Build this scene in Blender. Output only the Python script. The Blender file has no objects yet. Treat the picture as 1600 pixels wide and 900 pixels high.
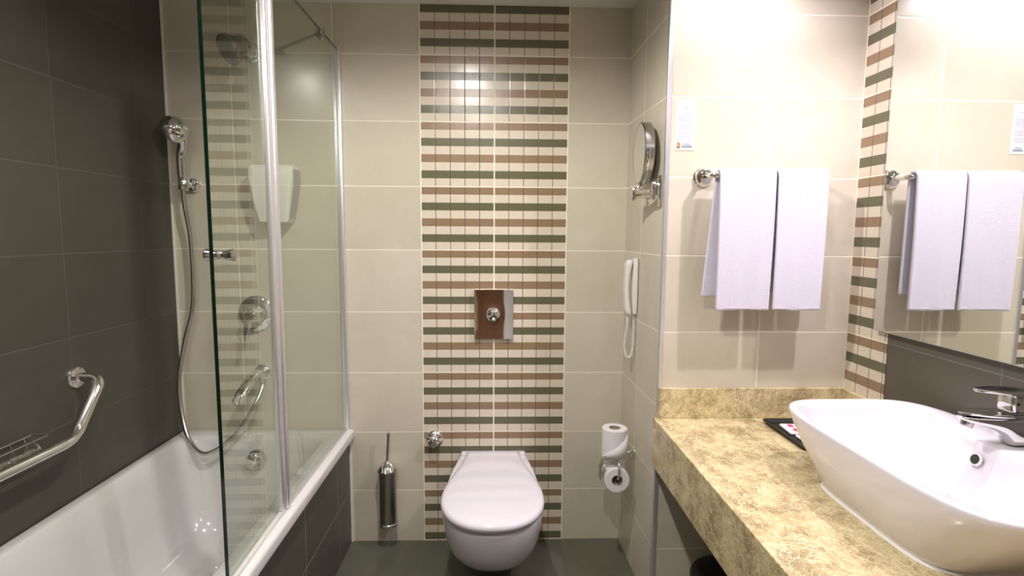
import bpy, bmesh, math, random
from mathutils import Vector, Matrix
random.seed(7)
PI = math.pi
SC = bpy.context.scene
COL = SC.collection

# ------------------------------------------------------------------ camera
cd = bpy.data.cameras.new('camera')
cam = bpy.data.objects.new('camera', cd); COL.objects.link(cam)
Rv = Vector((0.99951682, -0.03042214, 0.00637387))
Uv = Vector((-0.0032707, 0.1009835, 0.99488272))
Fv = Vector((0.03091012, 0.99442286, -0.1008352))
m = Matrix((Rv, Uv, -Fv)).transposed().to_4x4()
m.translation = Vector((0.02956, -2.33464, 1.39491))
cam.matrix_world = m
cd.sensor_width = 36; cd.lens = 839.74 / 1600 * 36; cd.clip_start = .02
SC.camera = cam

# ------------------------------------------------------------------ world, exposure
w = bpy.data.worlds.new('world'); SC.world = w; w.use_nodes = True
w.node_tree.nodes['Background'].inputs[0].default_value = (1, .97, .93, 1)
w.node_tree.nodes['Background'].inputs[1].default_value = .3
vs = SC.view_settings
vs.view_transform = 'Standard'; vs.look = 'None'; vs.gamma = 1; vs.use_curve_mapping = False
vs.exposure = 0.76
POW = 1.0
CEIL = 2.334
# downlights: x, y, watts, colour, cone degrees, blend
LIGHTS = [(-.13, -1.08, 40, (1, .955, .915), 170, .5),
          (.84, -.72, 10, (1, .89, 1.0), 165, .6),
          (1.18, -1.16, 30, (1, .89, 1.0), 138, .5),
          (-.10, -2.05, 27, (1, .955, .94), 170, .6),
          (.95, -2.05, 5, (1, .89, 1.0), 160, .6),
          (-.95, -1.45, 6, (1, .955, .915), 160, .6)]  # last one: unseen fill lamp added to brighten the tub and left wall

# ------------------------------------------------------------------ helpers
def T(*a): return Vector(a)

def link(name, me):
    o = bpy.data.objects.new(name, me); COL.objects.link(o); return o

WLOC = {}
def obj(name, bm, mats, parent=None, smooth=True, angle=35):
    """one mesh object; vertices are given in world metres"""
    me = bpy.data.meshes.new(name)
    off = WLOC.get(parent.name, Vector()) if parent else Vector()
    if off.length: bmesh.ops.translate(bm, verts=bm.verts, vec=-off)
    bmesh.ops.recalc_face_normals(bm, faces=bm.faces)
    bm.to_mesh(me); bm.free()
    for mt in (mats if isinstance(mats, (list, tuple)) else [mats]): me.materials.append(mt)
    if smooth:
        for p in me.polygons: p.use_smooth = True
        try: me.set_sharp_from_angle(angle=math.radians(angle))
        except Exception: pass
    o = link(name, me)
    if parent: o.parent = parent
    WLOC[o.name] = off.copy()
    return o

def thing(name, label, cat, loc, group=None):
    o = bpy.data.objects.new(name, None); COL.objects.link(o)
    o.empty_display_size = .05
    o.location = loc; WLOC[o.name] = Vector(loc)
    o['label'] = label; o['category'] = cat
    if group: o['group'] = group
    return o

def tag(o, label, cat, group=None):
    o['label'] = label; o['category'] = cat
    if group: o['group'] = group
    return o

def struct(name, bm, mats, smooth=False):
    o = obj(name, bm, mats, None, smooth); o['kind'] = 'structure'; return o

def box(bm, x0, x1, y0, y1, z0, z1, mi=0, bev=0, seg=2):
    vs_ = [bm.verts.new((x, y, z)) for x in (x0, x1) for y in (y0, y1) for z in (z0, z1)]
    q = [(0, 1, 3, 2), (4, 6, 7, 5), (0, 4, 5, 1), (2, 3, 7, 6), (0, 2, 6, 4), (1, 5, 7, 3)]
    fs = [bm.faces.new([vs_[i] for i in f]) for f in q]
    for f in fs: f.material_index = mi
    if bev:
        es = list({e for f in fs for e in f.edges})
        bmesh.ops.bevel(bm, geom=es, offset=bev, segments=seg, affect='EDGES', profile=.5)
    return fs

def obox(bm, c, sx, sy, sz, rot, bev=0, seg=2):
    """oriented box"""
    b2 = bmesh.new(); box(b2, -sx/2, sx/2, -sy/2, sy/2, -sz/2, sz/2, 0, bev, seg)
    M = Matrix.Translation(Vector(c)) @ rot.to_4x4()
    bmesh.ops.transform(b2, matrix=M, verts=b2.verts)
    merge(bm, b2)

def merge(bm, b2):
    mp = {v: bm.verts.new(v.co) for v in b2.verts}
    for f in b2.faces:
        nf = bm.faces.new([mp[v] for v in f.verts]); nf.material_index = f.material_index
    b2.free()

def loft(bm, rings, close=True, cap0=True, cap1=True, mi=0):
    R_ = [[bm.verts.new(p) for p in r] for r in rings]
    n = len(R_[0])
    for a, b in zip(R_, R_[1:]):
        for i in range(n if close else n-1):
            j = (i+1) % n
            f = bm.faces.new((a[i], a[j], b[j], b[i])); f.material_index = mi
    if cap0: bm.faces.new(R_[0][::-1]).material_index = mi
    if cap1: bm.faces.new(R_[-1]).material_index = mi
    return R_

def frame_from(d):
    d = Vector(d).normalized()
    a = Vector((0, 0, 1)) if abs(d.z) < .9 else Vector((0, 1, 0))
    u = d.cross(a).normalized(); v = d.cross(u).normalized()
    return d, u, v

def lathe(bm, base, axis, prof, n=32, mi=0, cap=True):
    """prof: list of (distance along axis, radius)"""
    d, u, v = frame_from(axis); base = Vector(base)
    rings = []
    for t, r in prof:
        c = base + d*t; r = max(r, 1e-5)
        rings.append([c + (u*math.cos(2*PI*i/n) + v*math.sin(2*PI*i/n))*r for i in range(n)])
    loft(bm, rings, True, cap, cap, mi)

def tube(bm, pts, rad, n=12, mi=0, caps=True):
    pts = [Vector(p) for p in pts]
    rads = rad if isinstance(rad, (list, tuple)) else [rad]*len(pts)
    tang = []
    for i in range(len(pts)):
        a = pts[max(i-1, 0)]; b = pts[min(i+1, len(pts)-1)]
        tang.append((b-a).normalized())
    d, u, v = frame_from(tang[0])
    rings = []
    for i, p in enumerate(pts):
        t = tang[i]
        u = (u - t*u.dot(t)).normalized(); v = t.cross(u)
        rings.append([p + (u*math.cos(2*PI*k/n) + v*math.sin(2*PI*k/n))*rads[i] for k in range(n)])
    loft(bm, rings, True, caps, caps, mi)

def smooth_path(pts, sub=8):
    """Catmull-Rom through the points"""
    P = [Vector(p) for p in pts]; P = [P[0]*2-P[1]] + P + [P[-1]*2-P[-2]]
    out = []
    for i in range(1, len(P)-2):
        for k in range(sub):
            t = k/sub; a, b, c, d = P[i-1], P[i], P[i+1], P[i+2]
            out.append(.5*((2*b) + (c-a)*t + (2*a-5*b+4*c-d)*t*t + (3*b-a-3*c+d)*t**3))
    out.append(P[-2]); return out

def fillet_path(pts, r, seg=8):
    """polyline with rounded corners"""
    P = [Vector(p) for p in pts]; out = [P[0]]
    for i in range(1, len(P)-1):
        a = (P[i-1]-P[i]); b = (P[i+1]-P[i])
        rr = min(r, a.length*.49, b.length*.49)
        s = P[i] + a.normalized()*rr; e = P[i] + b.normalized()*rr
        for k in range(seg+1):
            t = k/seg; out.append(s*(1-t)**2 + P[i]*2*t*(1-t) + e*t*t)
    out.append(P[-1]); return out

def sup(cx, cy, z, ax, ay, n=2.6, N=64):
    out = []
    for i in range(N):
        t = 2*PI*(i+.5)/N
        c, s = math.cos(t), math.sin(t)
        out.append(Vector((cx + ax*math.copysign(abs(c)**(2/n), c), cy + ay*math.copysign(abs(s)**(2/n), s), z)))
    return out

def rrect(x0, x1, y0, y1, z, r, k=6):
    out = []
    for cx, cy, a0 in ((x1-r, y1-r, 0), (x0+r, y1-r, 90), (x0+r, y0+r, 180), (x1-r, y0+r, 270)):
        for i in range(k+1):
            a = math.radians(a0 + 90*i/k); out.append(Vector((cx+r*math.cos(a), cy+r*math.sin(a), z)))
    return out

# ------------------------------------------------------------------ materials
def mat(name, col=(.8, .8, .8), rough=.5, metal=0, **kw):
    mt = bpy.data.materials.new(name); mt.use_nodes = True
    b = mt.node_tree.nodes['Principled BSDF']
    b.inputs['Base Color'].default_value = (*col, 1)
    b.inputs['Roughness'].default_value = rough; b.inputs['Metallic'].default_value = metal
    for k, v in kw.items(): b.inputs[k.replace('_', ' ')].default_value = v
    return mt

class G:
    """tiny node-graph writer"""
    def __init__(s, mt): s.t = mt.node_tree; s.n = s.t.nodes; s.b = s.n['Principled BSDF']
    def new(s, k, **kw):
        n = s.n.new(k)
        for a, v in kw.items(): setattr(n, a, v)
        return n
    def m(s, op, a, b=None, c=None):
        n = s.new('ShaderNodeMath', operation=op)
        for i, x in enumerate((a, b, c)):
            if x is None: continue
            if isinstance(x, (int, float)): n.inputs[i].default_value = x
            else: s.t.links.new(x, n.inputs[i])
        return n.outputs[0]
    def mix(s, f, a, b):
        n = s.new('ShaderNodeMix', data_type='RGBA')
        for i, x in ((0, f), (6, a), (7, b)):
            if isinstance(x, tuple): n.inputs[i].default_value = (*x, 1) if len(x) == 3 else x
            elif isinstance(x, (int, float)): n.inputs[i].default_value = x
            else: s.t.links.new(x, n.inputs[i])
        return n.outputs[2]
    def pos(s):
        g = s.new('ShaderNodeNewGeometry'); x = s.new('ShaderNodeSeparateXYZ')
        s.t.links.new(g.outputs['Position'], x.inputs[0]); return g.outputs['Position'], x.outputs
    def noise(s, scale, vec=None, detail=3, rough=.5, dist=0):
        n = s.new('ShaderNodeTexNoise'); n.inputs['Scale'].default_value = scale
        n.inputs['Detail'].default_value = detail; n.inputs['Roughness'].default_value = rough
        n.inputs['Distortion'].default_value = dist
        if vec is not None: s.t.links.new(vec, n.inputs['Vector'])
        return n.outputs['Fac']
    def ramp(s, f, stops, interp='LINEAR'):
        n = s.new('ShaderNodeValToRGB'); r = n.color_ramp; r.interpolation = interp
        while len(r.elements) < len(stops): r.elements.new(.5)
        for e, (p, c) in zip(r.elements, stops): e.position = p; e.color = (*c, 1)
        s.t.links.new(f, n.inputs[0]); return n.outputs[0]
    def sset(s, name, v):
        if isinstance(v, (int, float)): s.b.inputs[name].default_value = v
        else: s.t.links.new(v, s.b.inputs[name])
    def bump(s, h, strength=.3, dist=.002):
        n = s.new('ShaderNodeBump'); n.inputs['Strength'].default_value = strength; n.inputs['Distance'].default_value = dist
        s.t.links.new(h, n.inputs['Height']); s.t.links.new(n.outputs[0], s.b.inputs['Normal'])

ZO = .0277; H = .27
def line(g, v, off, w, gw):
    """1 on a joint of width gw repeated every w"""
    a = g.m('PINGPONG', g.m('SUBTRACT', v, off), w/2) if False else None
    f = g.m('FRACT', g.m('DIVIDE', g.m('ADD', g.m('SUBTRACT', v, off), w*100), w))
    d = g.m('MULTIPLY', g.m('MINIMUM', f, g.m('SUBTRACT', 1, f)), w)
    return g.m('LESS_THAN', d, gw/2), d

def tile_mat(name, col, col2, grout, axis, off, w, rough=.2, gw=.0035, cloud=5, zlines=True, zoff=-ZO, zh=H, spec=.5):
    mt = mat(name, col, rough); g = G(mt); P, xyz = g.pos()
    v = xyz[axis]
    lv, dv = line(g, v, off, w, gw)
    lh, dh = line(g, xyz[2] if zlines else xyz[1], zoff, zh, gw)
    mask = g.m('MAXIMUM', lv, lh)
    # a small shade difference from tile to tile
    iu = g.m('FLOOR', g.m('DIVIDE', g.m('SUBTRACT', v, off), w)); iv = g.m('FLOOR', g.m('DIVIDE', g.m('SUBTRACT', xyz[2] if zlines else xyz[1], zoff), zh))
    wn = g.new('ShaderNodeTexWhiteNoise', noise_dimensions='2D'); cx = g.new('ShaderNodeCombineXYZ')
    g.t.links.new(iu, cx.inputs[0]); g.t.links.new(iv, cx.inputs[1]); g.t.links.new(cx.outputs[0], wn.inputs['Vector'])
    cl = g.noise(cloud, P, 6, .65, .6)
    fac = g.m('ADD', g.m('MULTIPLY', g.m('SUBTRACT', wn.outputs['Value'], .5), .35), cl)
    c = g.mix(g.m('MINIMUM', g.m('MAXIMUM', fac, 0), 1), col, col2)
    g.sset('Base Color', g.mix(mask, c, grout))
    g.sset('Roughness', g.m('MAXIMUM', g.m('MULTIPLY', mask, .8), g.m('ADD', rough, g.m('MULTIPLY', cl, .08))))
    g.b.inputs['Specular IOR Level'].default_value = spec
    dd = g.m('MINIMUM', dv, dh)
    edge = g.m('MINIMUM', g.m('DIVIDE', dd, .004), 1)
    g.bump(g.m('ADD', edge, g.m('MULTIPLY', g.noise(60, P, 3), .12)), .5, .0012)
    return mt

CREAM, CREAM2, GROUT = (.54, .495, .385), (.68, .63, .515), (.88, .82, .68)
M_back = tile_mat('cream_tile_back', CREAM, CREAM2, GROUT, 0, -.648, .42)
M_towel = tile_mat('cream_tile_towel', CREAM, CREAM2, GROUT, 0, .9665, .36)
M_niche = tile_mat('cream_tile_niche', CREAM, CREAM2, GROUT, 1, -.215, .42)
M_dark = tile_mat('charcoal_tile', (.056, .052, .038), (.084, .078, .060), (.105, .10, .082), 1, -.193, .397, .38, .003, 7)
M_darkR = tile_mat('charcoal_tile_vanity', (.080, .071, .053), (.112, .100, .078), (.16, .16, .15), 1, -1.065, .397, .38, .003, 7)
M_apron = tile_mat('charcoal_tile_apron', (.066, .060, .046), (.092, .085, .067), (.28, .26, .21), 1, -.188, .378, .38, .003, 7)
M_floor = tile_mat('slate_floor', (.072, .077, .052), (.135, .138, .100), (.09, .093, .07), 0, .33, .60, .35, .003, 6, False, -.55, .60)

def mosaic_mat(name, axis, x0, sgn):
    mt = mat(name, (.5, .5, .5), .3); g = G(mt); P, xyz = g.pos()
    zf = g.m('DIVIDE', g.m('ADD', xyz[2], ZO), H)
    s = g.m('MULTIPLY', g.m('SUBTRACT', 1, g.m('FRACT', zf)), 2)
    s = g.m('FRACT', s)
    n1 = g.noise(450, P, 2, .6); n2 = g.noise(25, P, 4, .6)
    brown = g.mix(n1, (.15, .088, .040), (.42, .30, .19)); green = g.mix(n1, (.065, .068, .034), (.20, .195, .115))
    cream = g.mix(n2, (.63, .56, .44), (.74, .67, .54))
    i1 = g.m('LESS_THAN', s, .245); i2 = g.m('MULTIPLY', g.m('GREATER_THAN', s, .5), g.m('LESS_THAN', s, .745))
    c = g.mix(i1, cream, brown); c = g.mix(i2, c, green)
    v = g.m('MULTIPLY', xyz[axis], sgn); x0 *= sgn
    jl, jd = line(g, v, x0, .0625, .0028)
    c = g.mix(jl, c, (.13, .095, .065))
    bl, bd = line(g, v, x0, .3125, .0055)
    hl, hd = line(g, xyz[2], -ZO, H, .0045)
    big = g.m('MAXIMUM', bl, hl)
    c = g.mix(big, c, GROUT)
    g.sset('Base Color', c)
    col = g.m('MAXIMUM', i1, i2)
    g.sset('Roughness', g.m('ADD', .20, g.m('MULTIPLY', big, .4)))
    e = g.m('MINIMUM', g.m('DIVIDE', g.m('MINIMUM', jd, hd), .003), 1)
    g.bump(g.m('ADD', e, g.m('MULTIPLY', g.m('MULTIPLY', n1, col), .9)), .4, .001)
    return mt
M_mosB = mosaic_mat('striped_mosaic_back', 0, -.289, 1)
M_mosR = mosaic_mat('striped_mosaic_right', 1, -.4775, -1)

M_chrome = mat('chrome', (.80, .80, .79), .07, 1)
M_steel = mat('brushed_steel', (.50, .49, .46), .24, 1)
M_alu = mat('satin_aluminium', (.80, .79, .82), .34, .8)
M_white = mat('white_enamel', (.70, .695, .675), .1, 0, Coat_Weight=.5, Coat_Roughness=.04)
M_cer = mat('white_ceramic', (.74, .71, .755), .09, 0, Coat_Weight=.5, Coat_Roughness=.03)
M_plast = mat('white_plastic', (.80, .79, .74), .32)
M_plastgrey = mat('grey_plastic', (.22, .23, .23), .4)
M_black = mat('black_plastic', (.006, .006, .006), .35)
M_rubber = mat('dark_rubber', (.02, .02, .02), .6)
M_paper = mat('paper', (.86, .83, .84), .9)
M_card = mat('cardboard', (.40, .33, .25), .9)
M_ceil = mat('ceiling_paint', (.80, .79, .74), .8)
M_paint = mat('wall_paint', (.74, .71, .66), .7)
M_sil = mat('silicone_bead', (.78, .76, .70), .5)
M_ink = mat('grey_ink', (.16, .16, .26), .8)
M_teal = mat('slate_ink', (.08, .13, .16), .8)
M_orange = mat('orange_ink', (.62, .16, .05), .8)
M_olive = mat('olive_ink', (.22, .20, .06), .8)
M_mag = mat('magenta_ink', (.50, .04, .20), .6)
M_mirror = mat('mirror_silver', (.86, .885, .86), .0, 1)
M_hole = mat('dark_hole', (.01, .012, .01), .5)

def grain(mt, scale, strength, dist):
    g = G(mt); P, x = g.pos(); g.bump(g.noise(scale, P, 4, .7), strength, dist)
M_terry = mat('white_terry', (.76, .725, .84), .95, 0, Sheen_Weight=.4)
grain(M_terry, 380, .9, .004)
grain(M_paper, 300, .25, .001)
grain(M_ceil, 40, .1, .002)

def marble():
    mt = mat('brown_marble', (.5, .4, .25), .16); g = G(mt); P, x = g.pos()
    mp = g.new('ShaderNodeMapping'); g.t.links.new(P, mp.inputs[0]); mp.inputs['Scale'].default_value = (1, .8, 1)
    base = g.noise(13, mp.outputs[0], 9, .72, .35)
    c = g.ramp(base, [(.34, (.235, .165, .080)), (.44, (.39, .30, .145)), (.52, (.58, .475, .255)), (.64, (.74, .64, .37))])
    fine = g.noise(90, mp.outputs[0], 6, .75, .8)
    c = g.mix(g.m('MULTIPLY', g.m('MAXIMUM', g.m('SUBTRACT', fine, .46), 0), 2.6), c, (.25, .165, .075))
    def veins(scale, th, seed):
        nz = g.new('ShaderNodeTexNoise'); nz.inputs['Scale'].default_value = scale*.45; nz.inputs['Detail'].default_value = 5
        m2 = g.new('ShaderNodeMapping'); m2.inputs['Location'].default_value = (seed, seed*2, seed*3); g.t.links.new(P, m2.inputs[0])
        g.t.links.new(m2.outputs[0], nz.inputs['Vector'])
        va = g.new('ShaderNodeVectorMath', operation='MULTIPLY_ADD'); g.t.links.new(nz.outputs['Color'], va.inputs[0])
        va.inputs[1].default_value = (.22,)*3; g.t.links.new(m2.outputs[0], va.inputs[2])
        vo = g.new('ShaderNodeTexVoronoi', feature='DISTANCE_TO_EDGE'); vo.inputs['Scale'].default_value = scale
        g.t.links.new(va.outputs[0], vo.inputs['Vector'])
        return g.m('SUBTRACT', 1, g.m('MINIMUM', g.m('DIVIDE', vo.outputs['Distance'], th), 1))
    v1 = veins(24, .05, 1.3); v2 = veins(60, .10, 4.1); br = g.noise(7, P, 3, .5)
    f = g.m('MULTIPLY', g.m('MINIMUM', g.m('ADD', g.m('MULTIPLY', v1, .95), g.m('MULTIPLY', v2, .6)), 1), g.m('MULTIPLY', br, 1.5))
    c = g.mix(f, c, (.82, .73, .48))
    g.sset('Base Color', c)
    return mt
M_marble = marble()

def wood():
    mt = mat('brown_door_wood', (.2, .09, .04), .4); g = G(mt); P, x = g.pos()
    mp = g.new('ShaderNodeMapping'); g.t.links.new(P, mp.inputs[0]); mp.inputs['Scale'].default_value = (12, 1, .8)
    g.sset('Base Color', g.ramp(g.noise(3, mp.outputs[0], 6, .6, .8), [(.3, (.10, .042, .018)), (.7, (.22, .10, .045))]))
    return mt
M_wood = wood()

def glass():
    mt = bpy.data.materials.new('clear_glass'); mt.use_nodes = True; t = mt.node_tree; t.nodes.clear()
    out = t.nodes.new('ShaderNodeOutputMaterial'); mx = t.nodes.new('ShaderNodeMixShader')
    tr = t.nodes.new('ShaderNodeBsdfTransparent'); tr.inputs[0].default_value = (.955, .972, .945, 1)
    gl = t.nodes.new('ShaderNodeBsdfGlossy'); gl.inputs['Roughness'].default_value = 0; gl.inputs[0].default_value = (.95, 1, .96, 1)
    # facing-based reflectance that is the same on both faces of the pane
    lw = t.nodes.new('ShaderNodeLayerWeight'); lw.inputs[0].default_value = .5
    pw = t.nodes.new('ShaderNodeMath'); pw.operation = 'POWER'; pw.inputs[1].default_value = 5
    t.links.new(lw.outputs['Facing'], pw.inputs[0])
    ma = t.nodes.new('ShaderNodeMath'); ma.operation = 'MULTIPLY_ADD'; ma.inputs[1].default_value = .94; ma.inputs[2].default_value = .065
    t.links.new(pw.outputs[0], ma.inputs[0])
    t.links.new(ma.outputs[0], mx.inputs[0]); t.links.new(tr.outputs[0], mx.inputs[1]); t.links.new(gl.outputs[0], mx.inputs[2])
    t.links.new(mx.outputs[0], out.inputs[0]); return mt
M_glass = glass()
M_gedge = mat('green_glass_edge', (.004, .022, .012), .12)

# ------------------------------------------------------------------ room shell
XW, XR, YT, YR = -1.3367, 1.288, -.476, -3.05
NX0, NX1 = .5965, .6125      # niche side wall, slightly out of square
t_ = .12
b = bmesh.new(); box(b, XW-t_, NX0+.05, 0, t_, -.1, CEIL+.1); struct('wall_back', b, M_back)
b = bmesh.new(); box(b, XW-t_, XW, YR, t_, -.1, CEIL+.1); struct('wall_left', b, M_dark)
b = bmesh.new(); box(b, XR, XR+t_, YR, t_, -.1, CEIL+.1); struct('wall_right', b, M_darkR)
b = bmesh.new()
rg = [[Vector((NX0, .0, z)), Vector((NX1, YT, z)), Vector((XR+.01, YT, z)), Vector((XR+.01, .0, z))] for z in (-.05, CEIL+.05)]
loft(b, rg)
for f in b.faces:
    f.normal_update()
    f.material_index = 1 if abs(f.normal.x) > .7 else 0
struct('wall_towel_side', b, [M_towel, M_niche])
b = bmesh.new(); box(b, XW-t_, XR+t_, YR, t_, -.1, 0); struct('floor', b, M_floor)
b = bmesh.new(); box(b, XW-t_, XR+t_, YR, t_, CEIL, CEIL+.1); struct('ceiling', b, M_ceil)
b = bmesh.new(); box(b, XW-t_, XR+t_, YR-t_, YR, -.1, CEIL+.1); struct('wall_rear', b, M_paint)
b = bmesh.new(); box(b, -.38, .86, YR, YR+.04, 0, 2.08, 0, .004)
for zz in (.15, 1.05):
    for xx in (-.28, .29): box(b, xx, xx+.33, YR+.04, YR+.05, zz, zz+.82, 0, .006)
d1 = struct('door_1', b, M_wood)
b = bmesh.new(); lathe(b, (-.28, YR+.04, 1.0), (0, 1, 0), [(0, .025), (.008, .025), (.01, .01), (.05, .01)]); tube(b, fillet_path([(-.28, YR+.09, 1.0), (-.16, YR+.09, 1.0)], .01), .009)
h_ = obj('door_handle', b, M_chrome, d1)
# striped mosaic bands
b = bmesh.new(); box(b, -.2915, .3385, -.002, .001, 0, CEIL); struct('trim_1', b, M_mosB)
b = bmesh.new(); box(b, XR-.002, XR+.001, -.675, YT, 0, CEIL); struct('trim_2', b, M_mosR)
# metal corner bead of the niche, silicone beads
b = bmesh.new()
ring = lambda z: [Vector((NX1-.004, YT+.010, z)), Vector((NX1-.004, YT-.001, z)), Vector((NX1-.001, YT-.004, z)), Vector((NX1+.010, YT-.004, z)), Vector((NX1+.010, YT+.010, z))]
loft(b, [ring(0), ring(CEIL)]); struct('trim_3', b, M_alu)
b = bmesh.new(); box(b, XW, XW+.006, -.008, 0, .535, CEIL); struct('trim_4', b, M_sil)
b = bmesh.new(); box(b, -.618, -.609, -.005, 0, 0, .50); struct('trim_5', b, M_sil)

# ------------------------------------------------------------------ ceiling downlights
for i, (x, y, p, c, cone, bl) in enumerate(LIGHTS):
    lab = ['round recessed ceiling downlight in front of the toilet', 'round recessed ceiling downlight above the towel rail',
           'round recessed ceiling downlight above the washbasin', 'round recessed ceiling downlight above the middle of the floor',
           'round recessed ceiling downlight above the near end of the vanity counter', 'unseen ceiling downlight added as fill above the bathtub'][i]
    t = thing('ceiling_downlight', lab, 'ceiling light', (x, y, CEIL), 'recessed downlights in the ceiling')
    b = bmesh.new(); lathe(b, (x, y, CEIL), (0, 0, -1), [(0, .05), (.006, .048), (.008, .042), (.003, .036), (0, .036)], 32, 0, False); obj('trim_ring', b, M_alu, t)
    me = mat('lamp_lens', (1, 1, 1), .5); me.node_tree.nodes['Principled BSDF'].inputs['Emission Color'].default_value = (*c, 1)
    me.node_tree.nodes['Principled BSDF'].inputs['Emission Strength'].default_value = 18
    b = bmesh.new(); lathe(b, (x, y, CEIL), (0, 0, -1), [(0, .036), (.0015, .036)], 32); obj('lamp_lens', b, me, t)
    L = bpy.data.lights.new('lamp', 'SPOT'); L.energy = p*POW; L.color = c; L.spot_size = math.radians(cone); L.spot_blend = bl; L.shadow_soft_size = .022
    lo = bpy.data.objects.new('lamp', L); COL.objects.link(lo); lo.parent = t; lo.location = (0, 0, -.012)

# ------------------------------------------------------------------ bathtub
TX0, TX1, TY0, TY1, TZ = XW+.001, -.594, -1.70, -.001, .53
tub = thing('bathtub', 'white enamel bathtub along the charcoal tiled wall', 'bathtub', ((TX0+TX1)/2, -.85, 0))
b = bmesh.new()
ix0, ix1, iy0, iy1 = TX0+.042, -.688, TY0+.09, -.085
rings = [rrect(TX0, TX1-.002, TY0, TY1, TZ-.040, .004), rrect(TX0, TX1, TY0, TY1, TZ-.012, .006), rrect(TX0+.003, TX1-.003, TY0+.003, TY1-.003, TZ-.003, .010), rrect(TX0+.010, TX1-.010, TY0+.01, TY1-.01, TZ, .012),
         rrect(ix0-.008, ix1+.008, iy0-.008, iy1+.008, TZ, .085), rrect(ix0, ix1, iy0, iy1, TZ-.004, .085), rrect(ix0+.008, ix1-.008, iy0+.01, iy1-.008, TZ-.016, .09)]
for k in range(1, 9):
    f = k/8; zz = TZ-.016 - f*.36; s = .012+.055*f + .05*max(0, f-.75)*4*.5
    rings.append(rrect(ix0+s, ix1-s, iy0+.01+s*2.4, iy1-.004-s*1.1, zz, .09+.05*f))
s = .14; rings.append(rrect(ix0+s, ix1-s, iy0+.3, iy1-.16, .135, .1)); rings.append(rrect(ix0+.2, ix1-.2, iy0+.4, iy1-.25, .130, .06))
rings = [list(r) for r in rings]
loft(b, rings, True, False, True)
obj('tub_shell', b, M_white, tub, True, 60)
b = bmesh.new(); box(b, -.630, -.618, TY0, -.006, 0, TZ-.036); box(b, TX0, -.630, TY0, TY0+.012, 0, TZ-.036); obj('tiled_apron', b, M_apron, tub, False)
oc = Vector((-.978, -.116, .436)); od = Vector((0, -1, .12)).normalized()
b = bmesh.new(); lathe(b, oc-od*.006, od, [(0, .044), (.006, .044), (.012, .040), (.014, .034)]); ov = obj('overflow_plate', b, M_chrome, tub)
b = bmesh.new(); lathe(b, oc+od*.004, od, [(0, .034), (.014, .036), (.026, .033), (.033, .024), (.036, .012), (.037, .001)]); obj('drain_knob', b, M_chrome, ov)
b = bmesh.new(); lathe(b, (-.998, -.40, .1315), (0, 0, 1), [(0, .035), (.004, .034), (.006, .025), (.010, .022), (.012, .001)]); obj('drain', b, M_chrome, tub)

# ------------------------------------------------------------------ shower screen
scr = thing('shower_screen', 'clear glass shower screen with silver frame on the tub rim', 'shower screen', (-.64, -.4, TZ))
def pane(name, x, y0, y1, z0, z1, parent, skew=0):
    b = bmesh.new(); th = .0045
    box(b, x-th, x+th, y0, y1, z0, z1, 0)
    for v in b.verts: v.co.x += skew*(v.co.y-y1)
    for f in b.faces:
        f.normal_update()
        if abs(f.normal.x) < .5: f.material_index = 1
    return obj(name, b, [M_glass, M_gedge], parent, False)
pane('fixed_pane', -.625, -.695, -.018, TZ+.008, 2.145, scr)
b = bmesh.new(); box(b, -.636, -.614, -.022, -.0025, TZ+.001, 2.15, 0, .003); obj('wall_profile', b, M_alu, scr)
b = bmesh.new()
rr = lambda z: [Vector((-.628+.011*math.cos(a), -.722+.011*math.sin(a), z)) for a in [2*PI*i/24 for i in range(24)]]
loft(b, [rr(TZ+.002), rr(2.15)]); box(b, -.635, -.614, -.712, -.690, TZ+.002, 2.15, 0, .004); box(b, -.634, -.618, -.744, -.728, TZ+.002, 2.15, 0, .003); obj('hinge_post', b, M_alu, scr, True, 60)
b = bmesh.new(); box(b, -.631, -.619, -.690, -.022, TZ+.001, TZ+.010, 0, .002); obj('bottom_seal', b, M_alu, scr)
door = pane('door_pane', -.6255, -1.088, -.735, TZ+.012, 2.145, scr, -.0222)
b = bmesh.new(); box(b, -.631, -.620, -1.084, -.745, TZ+.001, TZ+.013, 0, .002)
for v in b.verts: v.co.x += -.0222*(v.co.y+.735)
obj('door_seal', b, M_plast, door)
b = bmesh.new()
kp = [(0, .0085), (.003, .012), (.012, .0135), (.026, .0105), (.030, .0115), (.033, .010)]
kp = [(0, .010), (.004, .0095), (.012, .0110), (.026, .0150), (.029, .0145), (.030, .012)]
for s_ in (1, -1): lathe(b, (-.6185+s_*.004, -1.047, 1.340), (s_, 0, 0), kp, 24)
obj('door_knob', b, M_steel, door)
# brace
b = bmesh.new(); tube(b, [(-.630, -.225, 2.132), (-.856, -.030, 2.135)], .0065, 12)
lathe(b, (-.616, -.219, 2.132), (-1, 0, 0), [(0, .022), (.004, .023), (.006, .022)], 24); lathe(b, (-.630, -.219, 2.132), (-1, 0, 0), [(0, .020), (.012, .016), (.014, .01)], 24)
lathe(b, (-.905, -.022, 2.128), (1, 0, 0), [(0, .010), (.002, .012), (.068, .012), (.07, .010)], 20)
box(b, -.895, -.845, -.016, -.001, 2.121, 2.135)
obj('brace_bar', b, M_steel, scr)

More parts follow.
